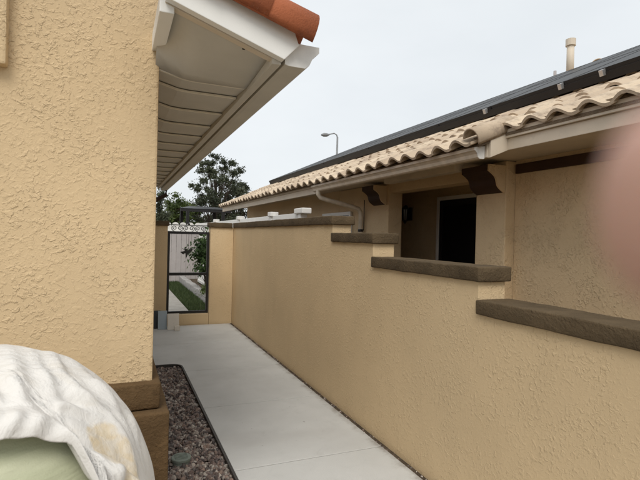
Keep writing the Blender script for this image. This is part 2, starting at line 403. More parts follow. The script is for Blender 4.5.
# eave: level boxed soffit of lapped boards behind YC, sloped rake soffit in front
SLOPE = 1/3.; XF, ZS = .612, 2.392; YR = 2.0
def rz(x): return 2.375+(.66-x)*SLOPE          # underside of the rake overhang
ys = [YC+.03, 2.735]+[2.735+.412*i for i in range(1, 15)]+[8.62]
for i in range(len(ys)-1):
    y0, y1 = ys[i], ys[i+1]; dz = .014
    bn = .6
    pr = [(XC-.02, ZS+.063*bn), (.29, ZS+.007*bn), (.345, ZS), (XF, ZS), (XF, ZS+.012), (.345, ZS+.012), (.29, ZS+.012+.007*bn), (XC-.02, ZS+.012+.063*bn)]
    bm = bmesh.new(); A = [bm.verts.new((x, y0, z-dz)) for x, z in pr]; B = [bm.verts.new((x, y1+.02, z)) for x, z in pr]
    for ring in (A, B[::-1]): bm.faces.new(ring[:4]+ring[4:]) if False else None
    n = len(pr)
    for k in range(n): bm.faces.new((A[k], A[(k+1) % n], B[(k+1) % n], B[k]))
    for k in range(3): bm.faces.new((A[k], A[k+1], A[n-2-k], A[n-1-k])); bm.faces.new((B[k], B[n-1-k], B[n-2-k], B[k+1]))
    from_bm('soffit_board', bm, M['eave'], hs)
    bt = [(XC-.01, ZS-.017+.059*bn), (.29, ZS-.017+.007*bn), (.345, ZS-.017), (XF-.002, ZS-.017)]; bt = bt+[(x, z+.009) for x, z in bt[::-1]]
    prism('lit_edge', bt, 1, y0-.016, y0-.0005, M['lit_edge'], hs)  # added pale strip painting the light caught by the board's front edge
# face closing the box towards the rake, sloped rake soffit, its trim
xs_ = [(XK, 2.432), (.24, 2.410), (.29, 2.396), (.345, ZS), (.48, ZS), (XF, ZS)]; v = []; NL = 8
for j in range(NL+1):
    t = j/NL; y = YR+.055+(YC+.014-YR-.055)*t; k_ = t
    v += [(x+(.043*(1-t) if i == 5 else 0), y, (rz(x)+.012)*(1-(t**5 if i < 1 else t**3 if i < 2 else k_))+(z-.008)*(t**5 if i < 1 else t**3 if i < 2 else k_)) for i, (x, z) in enumerate(xs_)]
f = [(j*6+i, j*6+i+1, (j+1)*6+i+1, (j+1)*6+i) for j in range(NL) for i in range(5)]
o = from_py('rake_soffit', v, f, M['eave'], hs, True); o.modifiers.new('thick', 'SOLIDIFY').thickness = .01
prism('rake_molding', [(XK, rz(XK)-.012), (.64, rz(.64)-.012), (.64, rz(.64)+.011), (XK, rz(XK)+.011)], 1, YR+.045, YR+.085, M['cream_trim'], hs)
prism('rake_gap', [(XK, rz(XK)+.003), (.63, rz(.63)+.003), (.63, rz(.63)+.011), (XK, rz(XK)+.011)], 1, YR+.0852, YR+.095, M['gap'], hs)
for x in (.50, .36): box('soffit_nail', x-.006, x+.006, YR+.09, YR+.112, rz(x)-.006, rz(x)+.012, M['gap'], hs, .001)
prism('rake_board', [(XK, rz(XK)-.008), (.655, rz(.655)-.008), (.722, 2.44), (.70, rz(.70)+.135), (XK, rz(XK)+.142)], 1, YR, YR+.042, M['white_trim'], hs, .003)
box('lookout_beam', XC-.036, XC+.022, YR+.046, YC+.004, 2.492, 2.575, M['white_trim'], hs, .004)
box('fascia', XF+.001, .655, YR+.0425, 8.64, 2.358, 2.50, M['eave'], hs, .004)
# gutter: ogee profile
gp_ = [(.670, 2.462), (.670, 2.362), (.690, 2.357), (.765, 2.357), (.785, 2.372), (.800, 2.405), (.822, 2.428), (.832, 2.436), (.832, 2.462), (.824, 2.462), (.824, 2.44), (.812, 2.432), (.790, 2.408), (.776, 2.378), (.762, 2.363), (.692, 2.363), (.676, 2.368), (.676, 2.462)]
bm = bmesh.new(); A = [bm.verts.new((x, YR+.040, z)) for x, z in gp_]; B = [bm.verts.new((x, 8.66, z-.03)) for x, z in gp_]
for k in range(len(gp_)): bm.faces.new((A[k], A[(k+1) % len(gp_)], B[(k+1) % len(gp_)], B[k]))
gt = from_bm('gutter', bm, M['eave'], hs)
prism('gutter_end_cap', gp_[:9], 1, YR+.034, YR+.0395, M['gutter_lit_end'], hs)
tube('downspout', [(.75, 8.5, 2.36), (.75, 8.5, 2.25), (.42, 8.52, 2.05), (.30, 8.55, 1.9), (.30, 8.55, .9)], .035, M['brown_wood'], hs, 8)
# roof deck, rake tiles, field tiles
prism('roof_deck', [(.70, 2.47), (-2.8, 2.47+3.5*SLOPE), (-6, 2.57), (-6, 2.60), (-2.8, 2.50+3.5*SLOPE), (.70, 2.50)], 1, YC+.201, 8.75, M['brown_wood'], hs)
prism('roof_deck', [(.70, 2.47), (XK, 2.47+(.70-XK)*SLOPE), (XK, 2.50+(.70-XK)*SLOPE), (.70, 2.50)], 1, YR+.043, YC+.2, M['brown_wood'], hs)
def barrel(name, L, r0_, r1_, mat, parent, th=.014, arc=R(205), seg=14):
    """tapered barrel tile lying along +Y, open side down; front end at y=0"""
    bm = bmesh.new(); R4 = []
    for y, ro in ((0, r0_), (L, r1_)):
        for rad in (ro, ro-th):
            R4.append([bm.verts.new((rad*math.sin(a), y, rad*math.cos(a))) for a in np.linspace(-arc/2, arc/2, seg+1)])
    for k in range(seg):
        bm.faces.new((R4[0][k], R4[0][k+1], R4[2][k+1], R4[2][k])); bm.faces.new((R4[1][k+1], R4[1][k], R4[3][k], R4[3][k+1]))
        bm.faces.new((R4[0][k+1], R4[0][k], R4[1][k], R4[1][k+1])); bm.faces.new((R4[2][k], R4[2][k+1], R4[3][k+1], R4[3][k]))
    for k in (0, seg): bm.faces.new((R4[0][k], R4[2][k], R4[3][k], R4[1][k]))
    o = from_bm(name, bm, mat, parent, True); return o
ang = math.atan(SLOPE)
first = None
for i in range(3):
    if first is None: o = first = barrel('rake_tile', .44, .122, .106, M['tile_terra'], hs)
    else: o = first.copy(); COL.objects.link(o)
    s = (-.085, .13, .33)[i]
    # +Y of tile goes up-slope: towards -X
    m = Matrix.Translation((.70-s*math.cos(ang), YR+.062, rz(.70)+.158+s*math.sin(ang)+.006*(i % 2))) @ Matrix.Rotation(R(90), 4, 'Z') @ Matrix.Rotation(ang-.02, 4, 'X') @ Matrix.Rotation(R(-12), 4, 'Y')
    o.matrix_world = m
def s_tile_mesh(name, wdt=.27, L=.40, rise=.050, th=.024):
    prof = []
    for k in range(11):
        t = k/10; y = wdt*1.08*(t-.5)
        prof.append((y, rise*math.sin(math.pi*min(max((t-.0)/.66, 0), 1)) if t < .66 else -.012*math.sin(math.pi*(t-.66)/.34)))
    v = []
    for yy, dz in ((0, 0), (L, 0)):
        v += [(x, yy, z+dz) for x, z in prof]+[(x, yy, z+dz-th) for x, z in prof]
    f = []; n = 11
    for k in range(n-1):
        f += [(k, k+1, 2*n+k+1, 2*n+k), (n+k+1, n+k, 3*n+k, 3*n+k+1), (k+1, k, n+k, n+k+1)]
    f += [(0, n, 3*n, 2*n), (n-1, 3*n-1, 4*n-1, 2*n-1)]
    me = bpy.data.meshes.new(name); me.from_pydata(v, [], f); me.validate()
    for p in me.polygons: p.use_smooth = False
    return me
ST = s_tile_mesh('roof_tile')
def merged_tiles(name, mats, mat, parent):
    v0 = np.array([v.co[:] for v in ST.vertices]); f0 = np.array([p.vertices[:] for p in ST.polygons]); V, Fc = [], []
    for i, m in enumerate(mats):
        A = np.array(m); V.append(v0@A[:3, :3].T+A[:3, 3]); Fc.append(f0+i*len(v0))
    return big_mesh(name, np.concatenate(V), np.concatenate(Fc), mat, parent)
mats = []
for r in range(11):
    for c in range(25):
        s = r*.33-.02
        if 2.28+c*.27 < 2.85 and r > 0: continue
        mats.append(Matrix.Translation((.74-s*math.cos(ang), 2.28+c*.27, 2.53+s*math.sin(ang))) @ Matrix.Rotation(R(90), 4, 'Z') @ Matrix.Rotation(ang-.05, 4, 'X'))
mt = merged_tiles('roof_tiles', mats, M['tile_terra'], hs); kind(mt, 'stuff')
adopt(hs)

# ================================================================== NEIGHBOUR HOUSE
nh = thing('tiled_house', 'tan stucco bungalow with cream tiled roof and recessed porch behind wall', 'house', (6, 5, -.1))
P = .45; ANG = math.atan(P); NX, CX = 3.74, 3.62
def troof(x): return 2.555+P*(x-3.08)       # roof deck surface
prism('wall', [(NX, -3), (NX, 3.76), (4.78, 3.76), (4.78, 7.75), (CX, 7.75), (CX, 14.3), (5.6, 14.3), (5.6, -3)], 2, -.1, 2.44, M['stucco_neighbor'], nh)
box('column', CX, 4.1, 3.765, 4.20, -.1, 2.42, M['stucco_neighbor'], nh, .012)
box('column', CX, 3.85, 6.05, 7.749, -.1, 2.42, M['stucco_neighbor'], nh, .012)
box('porch_header', CX+.03, CX+.25, 4.201, 6.049, 2.27, 2.42, M['stucco_neighbor'], nh, .006)
# corbels: stucco cheek with a dark brown curved face
def corbel(y0, y1):
    zt, zb, xo, xi = 2.37, 2.095, CX-.235, CX
    cur = []
    for t in np.linspace(0, 1, 15):         # S-curve from the outer top to the inner bottom
        cur.append((xo+.02+(xi-xo-.02)*(t+.13*math.sin(2*math.pi*t)), zt-.06-(zt-.06-zb)*t))
    body = [(xi-.001, zt), (xo+.02, zt)]+cur[:-1]+[(xi-.001, zb+.003)]
    c = prism('corbel', body, 1, y0+.02, y1-.02, M['brown_wood'], nh)
    outer = [(xo+.0, zt)] + [(x-.02, z-.012) for x, z in cur]
    inner = [(x, z) for x, z in cur[::-1]]+[(xo+.02, zt)]
    ck = [(xi-.001, zt), (xo+.015, zt)]+[(x-.008, z-.004) for x, z in cur]
    prism('corbel_cheek', ck, 1, y0, y0+.0195, M['stucco_neighbor'], nh)
corbel(3.77, 4.21); corbel(6.10, 6.50)
box('porch_beam', 3.33, 3.45, 4.22, 5.7, 2.345, 2.43, M['cream_trim'], nh, .005)
box('frieze_board', NX-.028, NX-.001, -3, 3.74, 2.29, 2.385, M['brown_wood'], nh, .004)
# door in the porch
PX = 4.779
dr = box('door', PX-.04, PX-.002, 5.33, 6.33, .12, 2.225, M['dark_door'], nh, .004)
for (a, b, c, d) in ((5.27, 5.329, .12, 2.285), (6.331, 6.39, .12, 2.285), (5.3295, 6.3305, 2.226, 2.285)):
    box('door_frame', PX-.065, PX, a, b, c, d, M['vinyl'], dr, .004)
for (a, b, c, d) in ((5.34, 5.41, .13, 2.215), (6.25, 6.32, .13, 2.215), (5.411, 6.249, 2.13, 2.215), (5.411, 6.249, 1.05, 1.12)):
    box('screen_stile', PX-.058, PX-.041, a, b, c, d, M['black_metal'], dr, .003)
tube('handle', [(PX-.05, 5.37, 1.0), (PX-.1, 5.37, 1.0), (PX-.1, 5.37, 1.14)], .01, M['black_metal'], dr, 6)
# window in the far wall
wn = box('window', CX-.02, CX+.02, 7.26, 8.34, .92, 1.98, M['pane'], nh, .002)
for (a, b, c, d) in ((7.20, 7.259, .86, 2.04), (8.341, 8.40, .86, 2.04), (7.2595, 8.3405, .86, .919), (7.2595, 8.3405, 1.981, 2.04), (7.2595, 8.3405, 1.80, 1.83)):
    box('window_frame', CX-.045, CX-.002, a, b, c, d, M['vinyl'], wn, .003)
for y in (7.53, 7.80, 8.07): box('muntin', CX-.04, CX-.0205, y-.012, y+.012, 1.831, 1.98, M['vinyl'], wn, .002)
box('screen', CX-.03, CX-.021, 7.27, 7.78, .93, 1.79, M['vinyl_grey'], wn, .002)
# soffits
YG0, YG1 = 3.28, 7.15                        # the gutter section sits further out
box('soffit', 2.99, 5.0, YG0+.03, 14.5, 2.425, 2.44, M['cream_trim'], nh, .002)
box('soffit', 3.17, NX+.3, -3, YG0+.029, 2.425, 2.44, M['cream_trim'], nh, .002)
# fascia near (two steps), return at the jog, far
box('fascia', 3.15, 3.185, -3, YG0, 2.405, 2.506, M['cream_trim'], nh, .004)
box('fascia_strip', 3.125, 3.17, -3, YG0, 2.507, 2.585, M['cream_trim'], nh, .004)
prism('fascia_return', [(2.96, 2.325), (3.150, 2.403), (3.150, 2.56), (2.96, 2.475)], 1, YG0-.012, YG0+.025, M['cream_trim'], nh, .003)
box('fascia', 2.955, 2.99, YG0+.026, YG1, 2.33, 2.48, M['cream_trim'], nh, .004)
box('fascia', 2.93, 2.97, YG1+.001, 14.6, 2.295, 2.395, M['cream_trim'], nh, .004)
box('fascia_strip', 2.905, 2.945, YG1+.001, 14.6, 2.396, 2.475, M['cream_trim'], nh, .004)
gq = [(2.95, 2.43), (2.95, 2.325), (2.94, 2.318), (2.895, 2.318), (2.88, 2.33), (2.872, 2.36), (2.855, 2.38), (2.842, 2.388), (2.842, 2.415), (2.849, 2.415), (2.849, 2.392), (2.862, 2.384), (2.878, 2.363), (2.886, 2.334), (2.9, 2.324), (2.938, 2.324), (2.944, 2.33), (2.944, 2.43)]
prism('gutter', gq, 1, YG0+.06, YG1, M['gutter'], nh)
prism('gutter_end_cap', gq[:9], 1, YG0+.052, YG0+.0595, M['gutter_lit_end'], nh)
prism('gutter_end_cap', gq[:9], 1, YG1+.0005, YG1+.008, M['gutter'], nh)
tube('downspout', [(2.90, 6.98, 2.33), (2.90, 6.98, 2.27), (2.93, 6.97, 2.22), (3.02, 6.94, 2.19), (3.40, 6.84, 2.10), (3.52, 6.80, 2.06), (3.56, 6.79, 1.99), (3.56, 6.79, .1)], .036, M['gutter'], nh, 10)
tube('strap', [(3.56, 6.79, 1.70), (3.56, 6.79, 1.74)], .042, M['black_metal'], nh, 10)
tube('cable', [(3.58, 6.72, 2.2), (3.575, 6.715, 1.72)], .007, M['black_metal'], nh, 6)
# roof deck (two pieces: main and porch extension) + gable far end
def deck(name, x0, y0, y1):
    prism(name, [(x0, troof(x0)-.045), (8.0, troof(8.0)-.045), (12.9, troof(x0)-.045), (12.9, troof(x0)-.02), (8.0, troof(8.0)-.02), (x0, troof(x0)-.02)], 1, y0, y1, M['mortar'], nh)
deck('roof_deck', 3.12, -3, YG0); deck('roof_deck', 2.87, YG0+.001, 14.7)
prism('gable_wall', [(5.21, 2.43), (10.8, 2.43), (8, troof(8.0)-.06)], 1, 14.0, 14.29, M['stucco_neighbor'], nh)
# mortar bird-stop under the eave tiles
box('bird_stop', 3.135, 3.16, -3, YG0-.01, 2.586, 2.612, M['mortar'], nh, .002)
box('bird_stop', 2.90, 2.94, YG0+.03, 14.6, 2.482, 2.515, M['mortar'], nh, .002)
# tiles: the rows that show are individual pieces
TW, TE = .27, .335
def tile_m(x_front, y, s, wob):
    x = x_front+s*math.cos(ANG); z = troof(x_front)+s*math.sin(ANG)+.028
    return Matrix.Translation((x, y, z+wob*.5)) @ Matrix.Rotation(R(-90), 4, 'Z') @ Matrix.Rotation(ANG-.055+wob, 4, 'X')
ST.materials.append(M['tile_cream']); rest = []; cnt = 0
ny = int((14.6+1.5)/TW)
for row in range(-1, 17):
    for c in range(ny):
        y = -1.4+c*TW
        if row == -1 and y < YG0+.1: continue
        m = tile_m(3.08, y+rng.uniform(-.008, .008), row*TE+rng.uniform(-.01, .01), rng.uniform(-.02, .02))
        if row < 4 and y > .9:
            o = bpy.data.objects.new('roof_tile', ST); COL.objects.link(o); o.parent = nh; o.matrix_world = m; cnt += 1
        else: rest.append(m)
mt = merged_tiles('roof_tiles', rest, M['tile_cream'], nh); kind(mt, 'stuff')
# barrel at the jog
o = barrel('rake_tile', .46, .098, .088, M['tile_cream'], nh)
o.matrix_world = Matrix.Translation((2.80, YG0+.055, 2.475)) @ Matrix.Rotation(R(-90), 4, 'Z') @ Matrix.Rotation(ANG-.04, 4, 'X') @ Matrix.Rotation(R(25), 4, 'Y')
# ridge
fr = None
for i in range(38):
    if fr is None: o = fr = barrel('ridge_tile', .46, .11, .10, M['tile_cream'], nh)
    else: o = fr.copy(); COL.objects.link(o)
    o.matrix_world = Matrix.Translation((8.0, -1.2+i*.41, troof(8.0)-.08)) @ Matrix.Rotation(-.02, 4, 'X')
# vents
vp = on(0, 7.6, 570, 70); vt = on(0, 7.6, 571, 41)
bm = bmesh.new(); bm_tube(bm, [(7.6, vp.y, troof(7.6)), (7.6, vp.y, vt.z)], .065, 14); v1 = from_bm('vent_pipe', bm, M['cream_trim'], nh, True)
bm = bmesh.new(); bm_tube(bm, [(7.6, vp.y, vt.z-.09), (7.6, vp.y, vt.z+.03)], .088, 14); from_bm('vent_cap', bm, M['cream_trim'], nh)
vp = on(0, 7.7, 555, 72); tube('vent_pipe', [(7.7, vp.y, troof(7.7)), (7.7, vp.y, vp.z+.02)], .028, M['vinyl_grey'], nh, 8)
vp = on(0, 7.6, 598, 58)
o = barrel('roof_vent', .36, .12, .09, M['tile_cream'], nh); o.matrix_world = Matrix.Translation((7.6, vp.y, vp.z-.13)) @ Matrix.Rotation(R(-70), 4, 'Z') @ Matrix.Rotation(.15, 4, 'X')
adopt(nh)

# solar array
sa = thing('solar_array', 'black solar panels in two rows along the cream tiled roof', 'solar panels', (5, 5, 3.4))
def roofm(x, y, h):
    return Matrix.Translation((x, y, troof(x)+h)) @ Matrix.Rotation(-ANG, 4, 'Y')     # local X runs up the slope
M['panel_face'] = metal_paint('solar_cells', (.012, .012, .012), .42, .2); M['alu'] = NB('aluminium').done((.6, .6, .6), .4, None, .5, .8)
PW, PL = 1.02, 1.66; pm = None; fm = None
for r in range(2):
    for c in range(14):
        m = roofm(4.2+r*(PL+.02)*math.cos(ANG), -.55+c*(PW+.02), .155)
        if pm is None:
            bm = bmesh.new()
            for a in ((0, PL, 0, .03), (0, PL, PW-.03, PW), (0, .03, .0301, PW-.0301), (PL-.03, PL, .0301, PW-.0301)): bm_box(bm, a[0], a[1], a[2], a[3], 0, .045, .002)
            o = from_bm('panel', bm, M['black_metal'], sa); pm = o.data
            q = box('cells', .0302, PL-.0302, .0302, PW-.0302, .012, .041, M['panel_face'], o, 0); fm = q.data
        else:
            o = link('panel', pm, None, sa); q = link('cells', fm, None, o)
        o.matrix_world = m
for yc in (2.72, 3.16, 3.62, 4.72):
    o = box('clamp', 0, .05, -.02, .02, 0, .06, M['alu'], sa, .004); o.matrix_world = roofm(4.165, yc, .13)
for x in (4.5, 5.4, 6.0, 6.9):
    o = box('rail', -.02, .02, -.55, 13.95, 0, .06, M['black_metal'], sa, .004); o.matrix_world = roofm(x, 0, .06)
box('skirt', 0, .012, -.5, 13.95, 0, .079, M['black_metal'], sa, .002).matrix_world = roofm(4.22, 0, .075)
adopt(sa)

# porch lantern
ln = thing('wall_lantern', 'small black wall lantern beside the dark porch door', 'lantern', (4.7, 7.22, 1.98))
lx, ly = 4.66, 7.22
box('back_plate', 4.745, 4.779, ly-.05, ly+.05, 1.93, 2.16, M['black_metal'], ln, .004)
tube('arm', [(4.75, ly, 2.10), (4.69, ly, 2.19), (lx, ly, 2.19)], .009, M['black_metal'], ln, 6)
bm = bmesh.new(); bm_tube(bm, [(lx, ly, 2.12), (lx, ly, 2.16), (lx, ly, 2.19)], [.075, .05, .012], 6); from_bm('roof_cap', bm, M['black_metal'], ln)
bm = bmesh.new(); bm_tube(bm, [(lx, ly, 1.93), (lx, ly, 2.119)], [.045, .062], 6); from_bm('glass', bm, M['pane'], ln)
for k in range(6):
    a = 2*math.pi*k/6; tube('bar', [(lx+.049*math.cos(a), ly+.049*math.sin(a), 1.92), (lx+.066*math.cos(a), ly+.066*math.sin(a), 2.12)], .005, M['black_metal'], ln, 5)
bm = bmesh.new(); bm_tube(bm, [(lx, ly, 1.87), (lx, ly, 1.905), (lx, ly, 1.929)], [.006, .03, .05], 6); from_bm('base', bm, M['black_metal'], ln)
adopt(ln)

# ================================================================== WHITE FENCES
vf = thing('vinyl_fence', 'white vinyl fence with flat post caps behind the stucco wall', 'fence', (2.45, 9, -.12))
fx = 2.40
for k, (a, b) in enumerate([(216.5, 0), (240.5, 0), (273, 0), (302.5, 0)]):
    y = on(0, fx, a, 215).y; wdt = .085 if k < 3 else .17
    box('post', fx-.05, fx+.05, y-.05, y+.05, -.12, 1.92, M['vinyl'], vf, .004)
    box('post_cap', fx-.07, fx+.07, y-wdt, y+wdt, 1.921, 1.998, M['vinyl'], vf, .012)
y0 = on(0, fx, 302.5, 215).y; y1 = 15.5
box('rail', fx-.03, fx+.03, y0+.06, y1, 1.85, 1.935, M['vinyl'], vf, .006)
box('rail', fx-.03, fx+.03, y0+.06, y1, .10, .18, M['vinyl'], vf, .006)
nb = 60; pk = None
for k in range(nb):
    ya = y0+.07+(y1-y0-.08)*k/nb; yb = y0+.07+(y1-y0-.08)*(k+1)/nb-.004
    box('board', fx-.012, fx+.012, ya, yb, .181, 1.849, M['vinyl'], vf, 0)
adopt(vf)

bf = thing('boundary_fence', 'pale board fence with scalloped white top beyond the gate', 'fence', (2.5, 17, -.12))
for k in range(36):
    x = -.6+k*.165
    box('board', x, x+.158, 17.0, 17.03, -.12, 1.66, M['vinyl_grey'], bf, .003)
for k in range(24):
    x = -.55+k*.25
    pts = [(x+.005, 1.70)]+[(x+.125-.12*math.cos(t), 1.86+.13*math.sin(t)) for t in np.linspace(0, math.pi, 9)]+[(x+.245, 1.70)]
    prism('scallop', pts, 1, 16.99, 17.02, M['vinyl'], bf)
box('rail', -.6, 5.4, 16.97, 16.999, 1.64, 1.72, M['vinyl'], bf, .004)
adopt(bf)

# ================================================================== YARD BEYOND THE GATE
yp = from_py('yard_path', [(.3, 8.87, -.03), (1.42, 8.87, -.03), (1.42, 16.9, -.03), (.3, 16.9, -.03)], [(0, 1, 2, 3)], M['soil']); kind(yp, 'structure')
for k in range(6):
    y0, y1 = 8.88+k*1.33, 8.88+(k+1)*1.33-.01; box('slab', .31, 1.41, y0, y1, -.08, -.004, M['old_concrete'], yp, .006)
lw = from_py('lawn', [(1.42, 8.9, -.05), (1.95, 8.9, -.05), (1.95, 16.9, -.05), (1.42, 16.9, -.05)], [(0, 1, 2, 3)], M['soil']); kind(lw, 'structure')
n = 9000; bx = rng.uniform(1.43, 1.94, n); by = rng.uniform(8.9, 16.9, n); a = rng.uniform(0, 6.28, n); h = rng.uniform(.04, .09, n); tl = rng.normal(0, .02, (n, 2))
V = np.zeros((n, 3, 3)); V[:, 0] = np.stack([bx-np.cos(a)*.006, by-np.sin(a)*.006, np.full(n, -.05)], 1); V[:, 1] = np.stack([bx+np.cos(a)*.006, by+np.sin(a)*.006, np.full(n, -.05)], 1)
V[:, 2] = np.stack([bx+tl[:, 0], by+tl[:, 1], h-.05], 1)
gr = big_mesh('grass', V.reshape(-1, 3), np.arange(n*3).reshape(-1, 3), M['grass'], None, np.repeat(rng.uniform(0, 1, n), 3)); kind(gr, 'stuff', 'narrow strip of green grass beside path beyond gate', 'grass')
M['block'] = dirt('edging_block', (.26, .25, .24), (.40, .385, .37), 10)
pb = thing('planter_edging', 'low grey block edging along the bed beyond the gate', 'edging', (2.05, 12, -.1))
for k in range(24):
    y = 8.95+k*.33; rough_box('block', 1.96, 2.14, y, y+.315, -.1, .16+.015*rng.uniform(-1, 1), M['block'], pb, .008, .1, .02, k)
adopt(pb)
bd = from_py('planting_bed', [(2.14, 8.9, .06), (3.5, 8.9, .06), (3.5, 16.9, .06), (2.14, 16.9, .06)], [(0, 1, 2, 3)], M['soil']); kind(bd, 'structure')

def leaves(name, pts, size, mat, parent, tint):
    n = len(pts); d = rng.normal(size=(n, 3)); d /= np.linalg.norm(d, axis=1)[:, None]
    e = np.cross(d, rng.normal(size=(n, 3))); e /= np.linalg.norm(e, axis=1)[:, None]
    s = size*rng.uniform(.6, 1.3, n)[:, None]; nn = np.cross(d, e)
    V = np.stack([pts-d*s, pts+e*s*.42+nn*s*.12, pts+d*s, pts-e*s*.42+nn*s*.12], 1).reshape(-1, 3)
    return big_mesh(name, V, np.arange(n*4).reshape(-1, 4), mat, parent, np.repeat(tint, 4))
def tree(name, label, base, height, crown, mat, n_leaf, leaf, seed, spread=.9, trunk_r=.12, clumps=40, cat='tree', low=.25, clr=.34, elong=1.0):
    """crown=(rx,ry,rz0,rz1): clumps of leaves on the ends of real limbs"""
    global rng; rng = np.random.default_rng(seed); rs = random.Random(seed)
    t = thing(name, label, cat, base); bx, by, bz = base; rx, ry, z0, z1 = crown
    bm = bmesh.new(); top = Vector((bx+rs.uniform(-.2, .2), by, bz+z0+(z1-z0)*.75)); bp = Vector(base)
    tp = [bp.lerp(top, k/6)+Vector((rs.uniform(-.06, .06), rs.uniform(-.06, .06), 0))*(k > 0)*height*.1 for k in range(7)]
    bm_tube(bm, tp, [trunk_r*(1-.8*k/6) for k in range(7)], 8)
    from_bm('trunk', bm, M['bark'], t, True)
    cl = []; bm = bmesh.new()
    for i in range(clumps):
        while True:
            q = Vector((rs.uniform(-1, 1), rs.uniform(-1, 1), rs.uniform(0, 1)))
            wd = math.sin(math.pi*min(1, (q.z*.86+.14)))**.6
            if q.x**2+q.y**2 < wd**2 and (q.x**2+q.y**2 > .12*wd or q.z > .7): break
        c = Vector((bx+q.x*rx, by+q.y*ry, bz+z0+(z1-z0)*q.z)); cl.append(c)
        k = min(5, max(1, int((c.z-bz)/(top.z-bz)*5*.75))); s = tp[k]; mid = s.lerp(c, .5)+Vector((0, 0, -.05*height*rs.random()))
        bm_tube(bm, [s, mid, c], [trunk_r*.32, trunk_r*.2, trunk_r*.05], 5, False)
    from_bm('limb', bm, M['bark'], t, True)
    per = n_leaf//clumps; pts = []; tn = []
    for c in cl:
        r = clr*rs.uniform(.55, 1.35)*spread
        g_ = rng.normal(size=(per, 3)); g_ /= np.linalg.norm(g_, axis=1)[:, None]; g_ *= np.abs(rng.normal(0, .62, per))[:, None]
        g_ = g_*np.array([r, r, r*.72*elong])+np.array(c); pts.append(g_); b_ = rs.uniform(.15, .75); tn.append(np.clip(b_+rng.normal(0, .16, per), 0, 1))
    leaves('crown', np.concatenate(pts), leaf, mat, t, np.concatenate(tn))
    adopt(t); return t
def bgpt(u, v, Y): return on(1, Y, u, v)
# shrub and low plants beyond the gate
c = bgpt(206.5, 262, 13.2); tree('shrub', 'leafy green shrub in the bed seen through the gate', (c.x, 13.2, .06), 1.6, (.36, .4, .5, 1.6), M['leaf_shrub'], 3200, .055, 3, .7, .03, 34, 'shrub')
for k, (u, Y) in enumerate(((206, 11.2), (205, 12.0))):
    c = bgpt(u, 290, Y); tree('bedding_plant', ['small grey green bedding plant near the pier beyond the gate', 'small bedding plant below the leafy shrub beyond gate'][k], (c.x+.12, Y, .06), .4, (.2, .2, .06, .36), M['leaf_green'], 900, .03, 11+k, .35, .012, 16, 'plant')
# trees behind
c = bgpt(219, 200, 25); tree('broadleaf_tree', 'tall airy dark leaved tree rising above the gate wall', (c.x, 25, -.12), 6.6, (1.55, 1.5, 1.9, 6.15), M['leaf_dark'], 17000, .07, 31, 1.0, .10, 110, clr=.27)
c = bgpt(181, 205, 24); tree('broadleaf_tree', 'low bushy green tree left of the tall airy tree', (c.x, 24, -.12), 4.0, (.85, 1.0, 1.2, 3.75), M['leaf_green'], 11000, .07, 22, 1.0, .1, 60, clr=.28)
c = bgpt(240, 205, 27); tree('broadleaf_tree', 'dark loose tree just behind the bungalow roof end', (c.x, 27, -.12), 5.2, (1.3, 1.2, 1.4, 4.9), M['leaf_dark'], 9000, .075, 23, 1.0, .09, 80, clr=.27)
c = bgpt(160, 205, 21); tree('cypress_tree', 'slim dark cypress at the end of the taupe eave', (c.x, 21, -.12), 3.8, (.3, .3, .2, 3.7), M['leaf_dark'], 7000, .06, 24, .7, .06, 60, elong=1.5)
c = bgpt(200, 214, 30); tree('hedge_tree', 'wide dark hedge tree low behind the pergola', (c.x, 30, -.12), 4.2, (3.4, 1.2, .8, 3.6), M['leaf_dark'], 14000, .10, 25, 1.3, .12, 60)

# pergola roof beyond the fence
pg = thing('gazebo', 'dark flat hipped garden gazebo behind the white fence', 'gazebo', (3.2, 20, -.12))
a = bgpt(177, 209, 20); b = bgpt(226, 209, 20); z = a.z
bm = bmesh.new(); lo = [bm.verts.new(p) for p in ((a.x, 19, z), (b.x, 19, z), (b.x, 21.2, z), (a.x, 21.2, z))]
hi = [bm.verts.new(p) for p in ((a.x+.45, 19.8, z+.13), (b.x-.45, 19.8, z+.13), (b.x-.45, 20.4, z+.13), (a.x+.45, 20.4, z+.13))]
bm.faces.new(lo[::-1]); bm.faces.new(hi)
for k in range(4): bm.faces.new((lo[k], lo[(k+1) % 4], hi[(k+1) % 4], hi[k]))
from_bm('canopy', bm, M['black_metal'], pg)
box('beam', a.x+.02, b.x-.02, 19.02, 19.1, z-.12, z-.002, M['black_metal'], pg, .005)
for x in (a.x+.3, b.x-.3):
    for y in (19.06, 21.0): box('post', x-.06, x+.06, y-.06, y+.06, -.12, z-.121 if y < 20 else z-.002, M['black_metal'], pg, .005)
adopt(pg)

# street lamp
sl_ = thing('street_lamp', 'grey street lamp with curved arm rising above the roof', 'street lamp', (13.9, 30, -.12))
M['galv'] = metal_paint('galvanised_steel', (.22, .225, .23), .5)
b = bgpt(337, 155, 30); t = bgpt(338, 137, 30); h = bgpt(325, 135, 30)
tube('pole', [(b.x, 30, -.12), (b.x, 30, t.z*.6), (b.x, 30, t.z)], [.11, .085, .06], M['galv'], sl_, 10)
tube('arm', [(b.x, 30, t.z-.1), (b.x-.05, 30, t.z+.12), (b.x-.25, 30, t.z+.22), (h.x+.25, 30, h.z+.06)], .04, M['galv'], sl_, 8)
tube('lamp_head', [(h.x+.30, 30, h.z+.05), (h.x+.15, 30, h.z+.02), (h.x-.1, 30, h.z), (h.x-.28, 30, h.z-.02)], [.06, .12, .13, .05], M['galv'], sl_, 10)
adopt(sl_)

